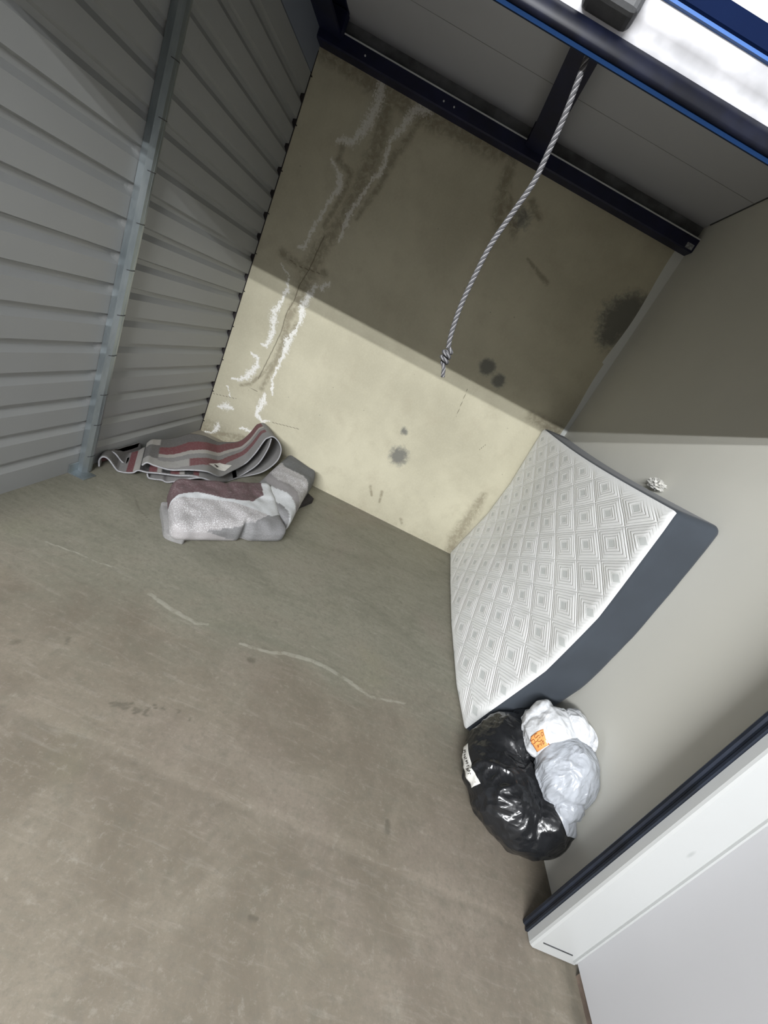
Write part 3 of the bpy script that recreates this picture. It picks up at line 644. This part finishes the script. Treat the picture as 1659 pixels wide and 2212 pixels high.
# twisted handles: flap and knot
def flap(name, pts, wdt, mat, parent):
    sp = catmull(pts, 6); V = []
    for i, p in enumerate(sp):
        d = Vector(sp[min(i + 1, len(sp) - 1)]) - Vector(sp[max(i - 1, 0)]); d.normalize(); s = d.cross(Vector((-0.75, -0.6, 0.2))).normalized()
        w = wdt * (0.35 + 0.65 * math.sin(math.pi * (i + 1) / (len(sp) + 1)))
        for j in range(7):
            u = -1 + j / 3; q = Vector(p) + s * w * u; q.x += 0.004 * math.sin(j * 2.2 + i * 0.5); q.y += 0.004 * math.cos(j * 2.9 + i * 0.3); q.x = min(q.x, 2.993); V.append(q)
    o = mesh_obj(name, V, grid_faces(len(sp), 7), mat, parent, True); md = o.modifiers.new('t', 'SOLIDIFY'); md.thickness = 0.0015; return o
flap('handle', [(2.93, -2.31, 0.47), (2.955, -2.33, 0.50), (2.965, -2.38, 0.50), (2.955, -2.42, 0.46), (2.93, -2.42, 0.43)], 0.024, M['white_bag'], wb)
kn = []
for i in range(30):
    t = i / 29 * 2 * math.pi * 1.15; kn.append((2.935 + 0.006 * math.sin(2 * t), -2.415 + 0.017 * math.cos(t), 0.435 + 0.02 * math.sin(t)))
V, F = tube(kn, 0.0045, 8); mesh_obj('knot', V, F, M['white_bag'], wb, True)

# crumpled scrap tucked behind the top of the mattress
bm = bmesh.new(); bmesh.ops.create_icosphere(bm, subdivisions=5, radius=1)
for v in bm.verts:
    d = v.co.normalized(); k = 0.75 + 0.5 * (ridge(d, 1.7, 2.0) - 0.5) + 0.3 * noise.noise(d * 4)
    v.co = Vector((min(2.972 + d.x * 0.028 * k, 2.997), -1.59 + d.y * 0.08 * k, 1.497 + d.z * 0.03 * k))
me = bpy.data.meshes.new('crumpled_paper'); bm.to_mesh(me); bm.free(); me.materials.append(M['paper'])
cp = bpy.data.objects.new('crumpled_paper', me); COL.objects.link(cp)
tag(cp, 'small crumpled white scrap stuck between the mattress top and the right wall', 'paper')

# ------------------------------------------------------------------ rope
rp = empty('pull_rope', (1.65, -2.87, 2.03), 'grey and white twisted pull rope hanging from the door bar with a knotted end', 'rope')
spine = [(1.652, -2.872, 2.030), (1.657, -2.866, 2.00), (1.664, -2.858, 1.953), (1.667, -2.85, 1.909), (1.668, -2.845, 1.862), (1.658, -2.84, 1.803), (1.650, -2.84, 1.751), (1.649, -2.84, 1.7), (1.651, -2.84, 1.637), (1.659, -2.84, 1.585), (1.667, -2.84, 1.557)]
sp = catmull(spine, 30); arc = [0.0]
for a, b_ in zip(sp[:-1], sp[1:]): arc.append(arc[-1] + float(np.linalg.norm(b_ - a)))
def strands(sp, arc, ro, rs, phases, pitch=0.034):
    V = []; F = []
    for ph in phases:
        pth = []
        for i, p in enumerate(sp):
            d = Vector(sp[min(i + 1, len(sp) - 1)] - sp[max(i - 1, 0)]).normalized(); a = d.cross(Vector((0, 1, 0.1))).normalized(); b_ = d.cross(a)
            t = arc[i] / pitch * 2 * math.pi + ph; pth.append(Vector(p) + a * math.cos(t) * ro + b_ * math.sin(t) * ro)
        v, f = tube(pth, rs, 7); o = len(V); V += v; F += [tuple(k + o for k in q) for q in f]
    return V, F
ph3 = [0, 2 * math.pi / 3, 4 * math.pi / 3]
V, F = strands(sp, arc, 0.0031, 0.0017, ph3); mesh_obj('light_strands', V, F, M['rope_l'], rp, True)
V, F = strands(sp, arc, 0.0031, 0.0021, [x + math.pi / 3 for x in ph3]); mesh_obj('dark_strands', V, F, M['rope_d'], rp, True)
kp = [(1.667, -2.84, 1.560)]
for i in range(26):
    t = i / 25 * 2 * math.pi * 2.3; kp.append((1.669 + 0.0075 * math.cos(t) + 0.002 * i / 25, -2.84 + 0.007 * math.sin(t), 1.553 - 0.024 * i / 25))
kp += [(1.676, -2.842, 1.522), (1.681, -2.843, 1.511), (1.684, -2.842, 1.503)]
kn_ = empty('knot', (1.67, -2.84, 1.54)); kn_.parent = rp; kn_.matrix_parent_inverse = rp.matrix_world.inverted()
bpy.context.view_layer.update()
ks = catmull(kp, 6); ka = [0.0]
for a, b_ in zip(ks[:-1], ks[1:]): ka.append(ka[-1] + float(np.linalg.norm(b_ - a)))
V, F = strands(ks, ka, 0.0025, 0.0016, ph3); mesh_obj('light_strands', V, F, M['rope_l'], kn_, True)
V, F = strands(ks, ka, 0.0023, 0.0020, [x + math.pi / 3 for x in ph3]); mesh_obj('dark_strands', V, F, M['rope_d'], kn_, True)

# ------------------------------------------------------------------ rugs
RUGA = [[0.251,-1.253,0.093,0.219],[0.272,-1.24,0.121,0.244],[0.312,-1.218,0.113,0.29],[0.4,-1.168,0.11,0.39],[0.492,-1.117,0.143,0.496],[0.589,-1.062,0.165,0.607],[0.64,-0.926,0.109,0.718],[0.646,-0.763,0.102,0.804],[0.664,-0.538,0.122,0.929],[0.706,-0.514,0.236,0.979],[0.734,-0.498,0.364,1.01],[0.751,-0.489,0.398,1.029],[0.787,-0.469,0.422,1.071],[0.842,-0.437,0.386,1.135],[0.876,-0.418,0.315,1.174],[0.869,-0.422,0.211,1.165],[0.803,-0.459,0.093,1.09],[0.698,-0.519,0.012,0.969],[0.647,-0.754,0.012,0.809],[0.638,-0.972,0.077,0.694],[0.534,-1.093,0.105,0.544],[0.439,-1.146,0.078,0.435],[0.345,-1.199,0.063,0.328],[0.285,-1.233,0.05,0.258],[0.239,-1.259,0.049,0.206],[0.217,-1.271,0.024,0.181],[0.184,-1.29,0.012,0.142],[0.142,-1.314,0.012,0.094],[0.088,-1.344,0.078,0.032],[0.059,-1.361,0.086,-0.001],[0.046,-1.368,0.057,-0.016],[0.052,-1.365,0.012,-0.009]]
RUGB = [[0.777,-0.474,0.402,1.059],[0.779,-0.473,0.305,1.061],[0.752,-0.488,0.154,1.031],[0.679,-0.529,0.027,0.947],[0.649,-0.705,0.012,0.834],[0.638,-0.972,0.077,0.694],[0.568,-1.074,0.105,0.583],[0.477,-1.125,0.055,0.479],[0.404,-1.166,0.012,0.394],[0.37,-1.185,0.018,0.356],[0.329,-1.209,0.012,0.309],[0.301,-1.224,0.012,0.276],[0.288,-1.232,0.037,0.261]]
RUGD = [[0.003,-1.243,0.039,0.008],[0.017,-1.235,0.071,0.023],[0.043,-1.22,0.065,0.054],[0.094,-1.192,0.012,0.112],[0.149,-1.161,0.012,0.176],[0.213,-1.125,0.012,0.249]]
GR = (0.27, 0.265, 0.26); DG = (0.15, 0.145, 0.14); BU = (0.19, 0.065, 0.07); RD = (0.20, 0.055, 0.062); WH = (0.46, 0.44, 0.41); LG = (0.40, 0.39, 0.37); BK = (0.02, 0.02, 0.02)
DV = Vector((-0.49, 0.87, 0)).normalized()
def ribbon(pts, cfun, m=26, depth=None, lower=0.0):
    sp = catmull([p[:4] for p in pts], 10); V = []; Cc = []
    n = len(sp)
    for i, p in enumerate(sp):
        s = p[3]; dp = 0.22 + 0.50 * min(1, max(0, (s - 0.05) / 0.45)) if depth is None else depth
        dp *= 1 - 0.35 * min(1, max(0, (s - 0.7) / 0.3))
        for j in range(m):
            t = j / (m - 1); q = Vector(p[:3]) + DV * dp * t; q.x = max(q.x, 0.014)
            q.z = max(0.010, q.z * (1 - lower * t) + 0.006 * noise.noise(Vector((s * 5, t * 3, i * 0.02))) * t)
            V.append(q); Cc.append(cfun(i / (n - 1), s, t))
    return V, grid_faces(n, m), Cc
def colA(k, s, t):
    if k < 0.37:
        d = t + 0.10 * math.sin(s * 5.0)
        if s < 0.30: return (*LG, 0) if d < 0.35 else (*DG, 0) if d < 0.85 else (*WH, 0)
        e = d - 0.18 * (s - 0.5)
        if e < 0.15: return (*GR, 0)
        if e < 0.33: return (*BU, 0) if s > 0.5 else (*LG, 0)
        if e < 0.45: return (*GR, 0)
        if e < 0.55: return (*WH, 0)
        if e < 0.80: return (*RD, 0) if s < 0.75 else (*BU, 0)
        return (*DG, 0)
    if 0.62 < k < 0.84 and t > 0.02:
        q = (s * 7.5) % 1.0
        return (*RD, 0) if q < 0.35 else (*WH, 0) if q < 0.6 else (*BK, 0)
    if k > 0.955 and t > 0.02: return (*(WH if t < 0.3 else BU), 0)
    if k > 0.88 and t > 0.1: return (*DG, 0)
    return (*GR, 0)
def colB(k, s, t): return (*GR, 0)
def colD(k, s, t): return (*(DG if t < 0.75 or s < 0.3 else LG), 0)
rug = empty('striped_rug', (0.45, -1.05, 0.0), 'grey and red striped rug loosely folded in waves beside the left wall', 'rug')
V = []; F = []; Cc = []
for (pt, cf, dpt, lo) in ((RUGA, colA, None, 0.15), (RUGB, colB, 0.42, 0.1), (RUGD, colD, 0.34, 0.0)):
    v, f, c = ribbon(pt, cf, 64, dpt, lo); o = len(V); V += v; F += [tuple(k + o for k in q) for q in f]; Cc += c
sheet = mesh_obj('rug_sheet', V, F, None, rug, True, mats=[M['rug'], M['binding']])
set_attr(sheet.data, 'pile', Cc, True)
sd = sheet.modifiers.new('thickness', 'SOLIDIFY'); sd.thickness = 0.009; sd.offset = 0; sd.material_offset_rim = 1
# care label lying on the top fold
def on_sheet(px): return Vector(px)
bvs = bvh_of(sheet)
def drop(x, y, up=0.004):
    h = bvs.ray_cast(Vector((x, y, 1.5)), Vector((0, 0, -1))); return (h[0] + Vector((0, 0, up))) if h[0] else Vector((x, y, 0.2))
LAB = [np.array(p) for p in ((0.535, -0.93), (0.62, -0.80), (0.605, -0.65), (0.53, -0.71))]
V = []
for i in range(9):
    for j in range(7):
        u, v = i / 8, j / 6; p = (LAB[0] * (1 - u) + LAB[1] * u) * (1 - v) + (LAB[3] * (1 - u) + LAB[2] * u) * v; V.append(drop(*p))
lab = mesh_obj('care_label', V, grid_faces(9, 7), M['paper'], rug, True); lab['label'] = 'white care label with a black mark'
V = []
for (u0, u1, v0, v1) in ((0.12, 0.30, 0.3, 0.45), (0.30, 0.42, 0.2, 0.4)):
    k = len(V)
    for (u, v) in ((u0, v0), (u1, v0), (u1, v1), (u0, v1)):
        p = (LAB[0] * (1 - u) + LAB[1] * u) * (1 - v) + (LAB[3] * (1 - u) + LAB[2] * u) * v; V.append(drop(*p, 0.006))
mesh_obj('printed_mark', V, [(0, 1, 2, 3), (4, 5, 6, 7)], M['ink'], lab)

# bundled rug in front
def pad(name, quad, zb, zt0, zt1, cfun, mat, parent, nu=70, nv=60, nd=14, rr=0.06, amp=0.022, seed=0.0, dome=0.02, crease=0):
    """soft folded pad over a floor quad (front-left, front-right, back-right, back-left)"""
    q = [np.array(k, float) for k in quad]; bm = bmesh.new(); lay = []
    Lx = np.linalg.norm(q[1] - q[0]); Ly = np.linalg.norm(q[3] - q[0])
    def place(a, b_, c):   # a, b, c in metres in a box Lx, Ly, 1
        u, v = a / Lx, b_ / Ly; xy = (q[0] * (1 - u) + q[1] * u) * (1 - v) + (q[3] * (1 - u) + q[2] * u) * v
        h = (zt0 * (1 - v) + zt1 * v) - zb; uu = min(1, max(0, u)); vv = min(1, max(0, v))
        z = zb + (c / 0.16) * (h + dome * math.sin(math.pi * uu) * math.sin(math.pi * min(1, vv * 1.2)))
        p = Vector((xy[0], xy[1], z))
        k = noise.noise(Vector((p.x * 5 + seed, p.y * 5, p.z * 4))) * amp + noise.noise(Vector((p.x * 13 + seed, p.y * 13, p.z * 9))) * amp * 0.4
        cr = crease * 0.035 * math.exp(-((uu - 0.60) / 0.035) ** 2) * (1 - min(1, vv / 0.25)) * (amp > 0.012)
        cr2 = crease * 0.03 * math.exp(-((uu - 0.47 - 0.25 * (1 - vv)) / 0.05) ** 2) * (c > 0.01) * max(0, vv - 0.3) * (amp > 0.012)
        return p + Vector((k * 0.8 - cr * 0.7, -k + cr * 0.7, (k if c > 0.01 else 0) - cr2))
    dims = np.array([Lx, Ly, 0.16])
    def rb(p):
        p = np.array(p, float); r_ = np.array([rr, rr, rr]); c = np.clip(p, r_, dims - r_); d = p - c; n = np.linalg.norm(d)
        return p if n < 1e-9 else c + d / n * rr
    def sq(n, L): e = [0, rr * .3, rr * .65]; return e + list(np.linspace(rr, L - rr, n)) + [L - x for x in e[::-1]]
    A, Bq, Cq = sq(nu, Lx), sq(nv, Ly), sq(nd, 0.16)
    def gr(P, Q, f):
        g = []
        for a in P:
            row = []
            for b_ in Q:
                raw = f(a, b_); v = bm.verts.new(place(*rb(raw))); lay.append((v, cfun(raw[0] / Lx, raw[1] / Ly, raw[2] / 0.16))); row.append(v)
            g.append(row)
        for i in range(len(P) - 1):
            for j in range(len(Q) - 1): bm.faces.new((g[i][j], g[i + 1][j], g[i + 1][j + 1], g[i][j + 1]))
    for z in (0, 0.16): gr(A, Bq, lambda a, b_: (a, b_, z))
    for y in (0, Ly): gr(A, Cq, lambda a, b_: (a, y, b_))
    for x in (0, Lx): gr(Bq, Cq, lambda a, b_: (x, a, b_))
    bm.verts.index_update(); col = [None] * len(bm.verts)
    for v, c in lay: col[v.index] = c
    for v in bm.verts: v.co.z = max(v.co.z, zb + 0.002)
    bmesh.ops.recalc_face_normals(bm, faces=bm.faces[:])
    me = bpy.data.meshes.new(name); bm.to_mesh(me); bm.free(); me.materials.append(mat); me.polygons.foreach_set('use_smooth', [True] * len(me.polygons))
    set_attr(me, 'pile', col, True)
    o = bpy.data.objects.new(name, me); COL.objects.link(o); o.parent = parent; o.matrix_parent_inverse = parent.matrix_world.inverted()
    md = o.modifiers.new('weld', 'WELD'); md.merge_threshold = 0.0008
    return o
MG = (0.30, 0.285, 0.29); SW = (0.66, 0.68, 0.70); PL = (0.43, 0.41, 0.415); LN = (0.22, 0.22, 0.225); PB = (0.115, 0.065, 0.07)
def colPA(u, v, c):
    w = c * 0.22 if v < 0.02 else 0.22 + v * 0.92
    I = lambda xs_, ys_: float(np.interp(u, xs_, ys_))
    if w > I([0, .2, .45, .7, .84, .88, 1.0], [.74, .80, .68, .66, .80, 1.3, 1.4]): return (*PB, 0)
    if w > I([0, .1, .5, .85, 1.0], [.70, .70, .62, .42, .50]): return (*SW, 0)
    if w > I([0, .25, .55, .9, 1.0], [.17, .16, .24, .50, .56]): return (*PL, 1)
    if w > I([0, .25, .55, .9, 1.0], [.5, .16, .04, .0, .0]): return (*LN, 0)
    return (*PL, 0)
def colPB(u, v, c):
    k = v + 0.12 * (u - 0.5) + 0.05 * math.sin(u * 6)
    if k < 0.08: return (*LN, 0)
    if k < 0.26: return (*SW, 0) if c < 0.95 or u > 0.3 else (*LN, 0)
    if k < 0.40: return (*MG, 0)
    if k < 0.68: return (*PL, 1)
    return (0.14, 0.145, 0.15, 0)
bd = empty('bundled_rug', (1.0, -1.2, 0.0), 'bundled grey, white and burgundy rug on the concrete floor in front of the striped rug', 'rug')
pad('front_fold', [(0.78, -1.765), (1.31, -1.225), (0.97, -0.78), (0.52, -1.38)], 0.0, 0.125, 0.21, colPA, M['rug'], bd, seed=2.0, crease=1)
pad('rear_fold', [(0.88, -0.98), (1.275, -1.13), (1.20, -0.20), (0.87, -0.08)], 0.0, 0.14, 0.24, colPB, M['rug'], bd, seed=5.0, amp=0.014)
pad('under_fold', [(0.75, -1.75), (0.86, -1.72), (0.66, -1.42), (0.55, -1.49)], 0.0, 0.05, 0.07, lambda u, v, c: (*GR, 0), M['rug'], bd, nu=20, nv=30, rr=0.025, seed=7)
pad('dark_backing', [(1.08, -0.80), (1.19, -0.76), (1.285, -0.38), (1.10, -0.25)], 0.0, 0.02, 0.05, lambda u, v, c: (*BK, 0), M['dark'], bd, nu=20, nv=30, rr=0.008, seed=9, amp=0.004)
bpy.context.view_layer.update()
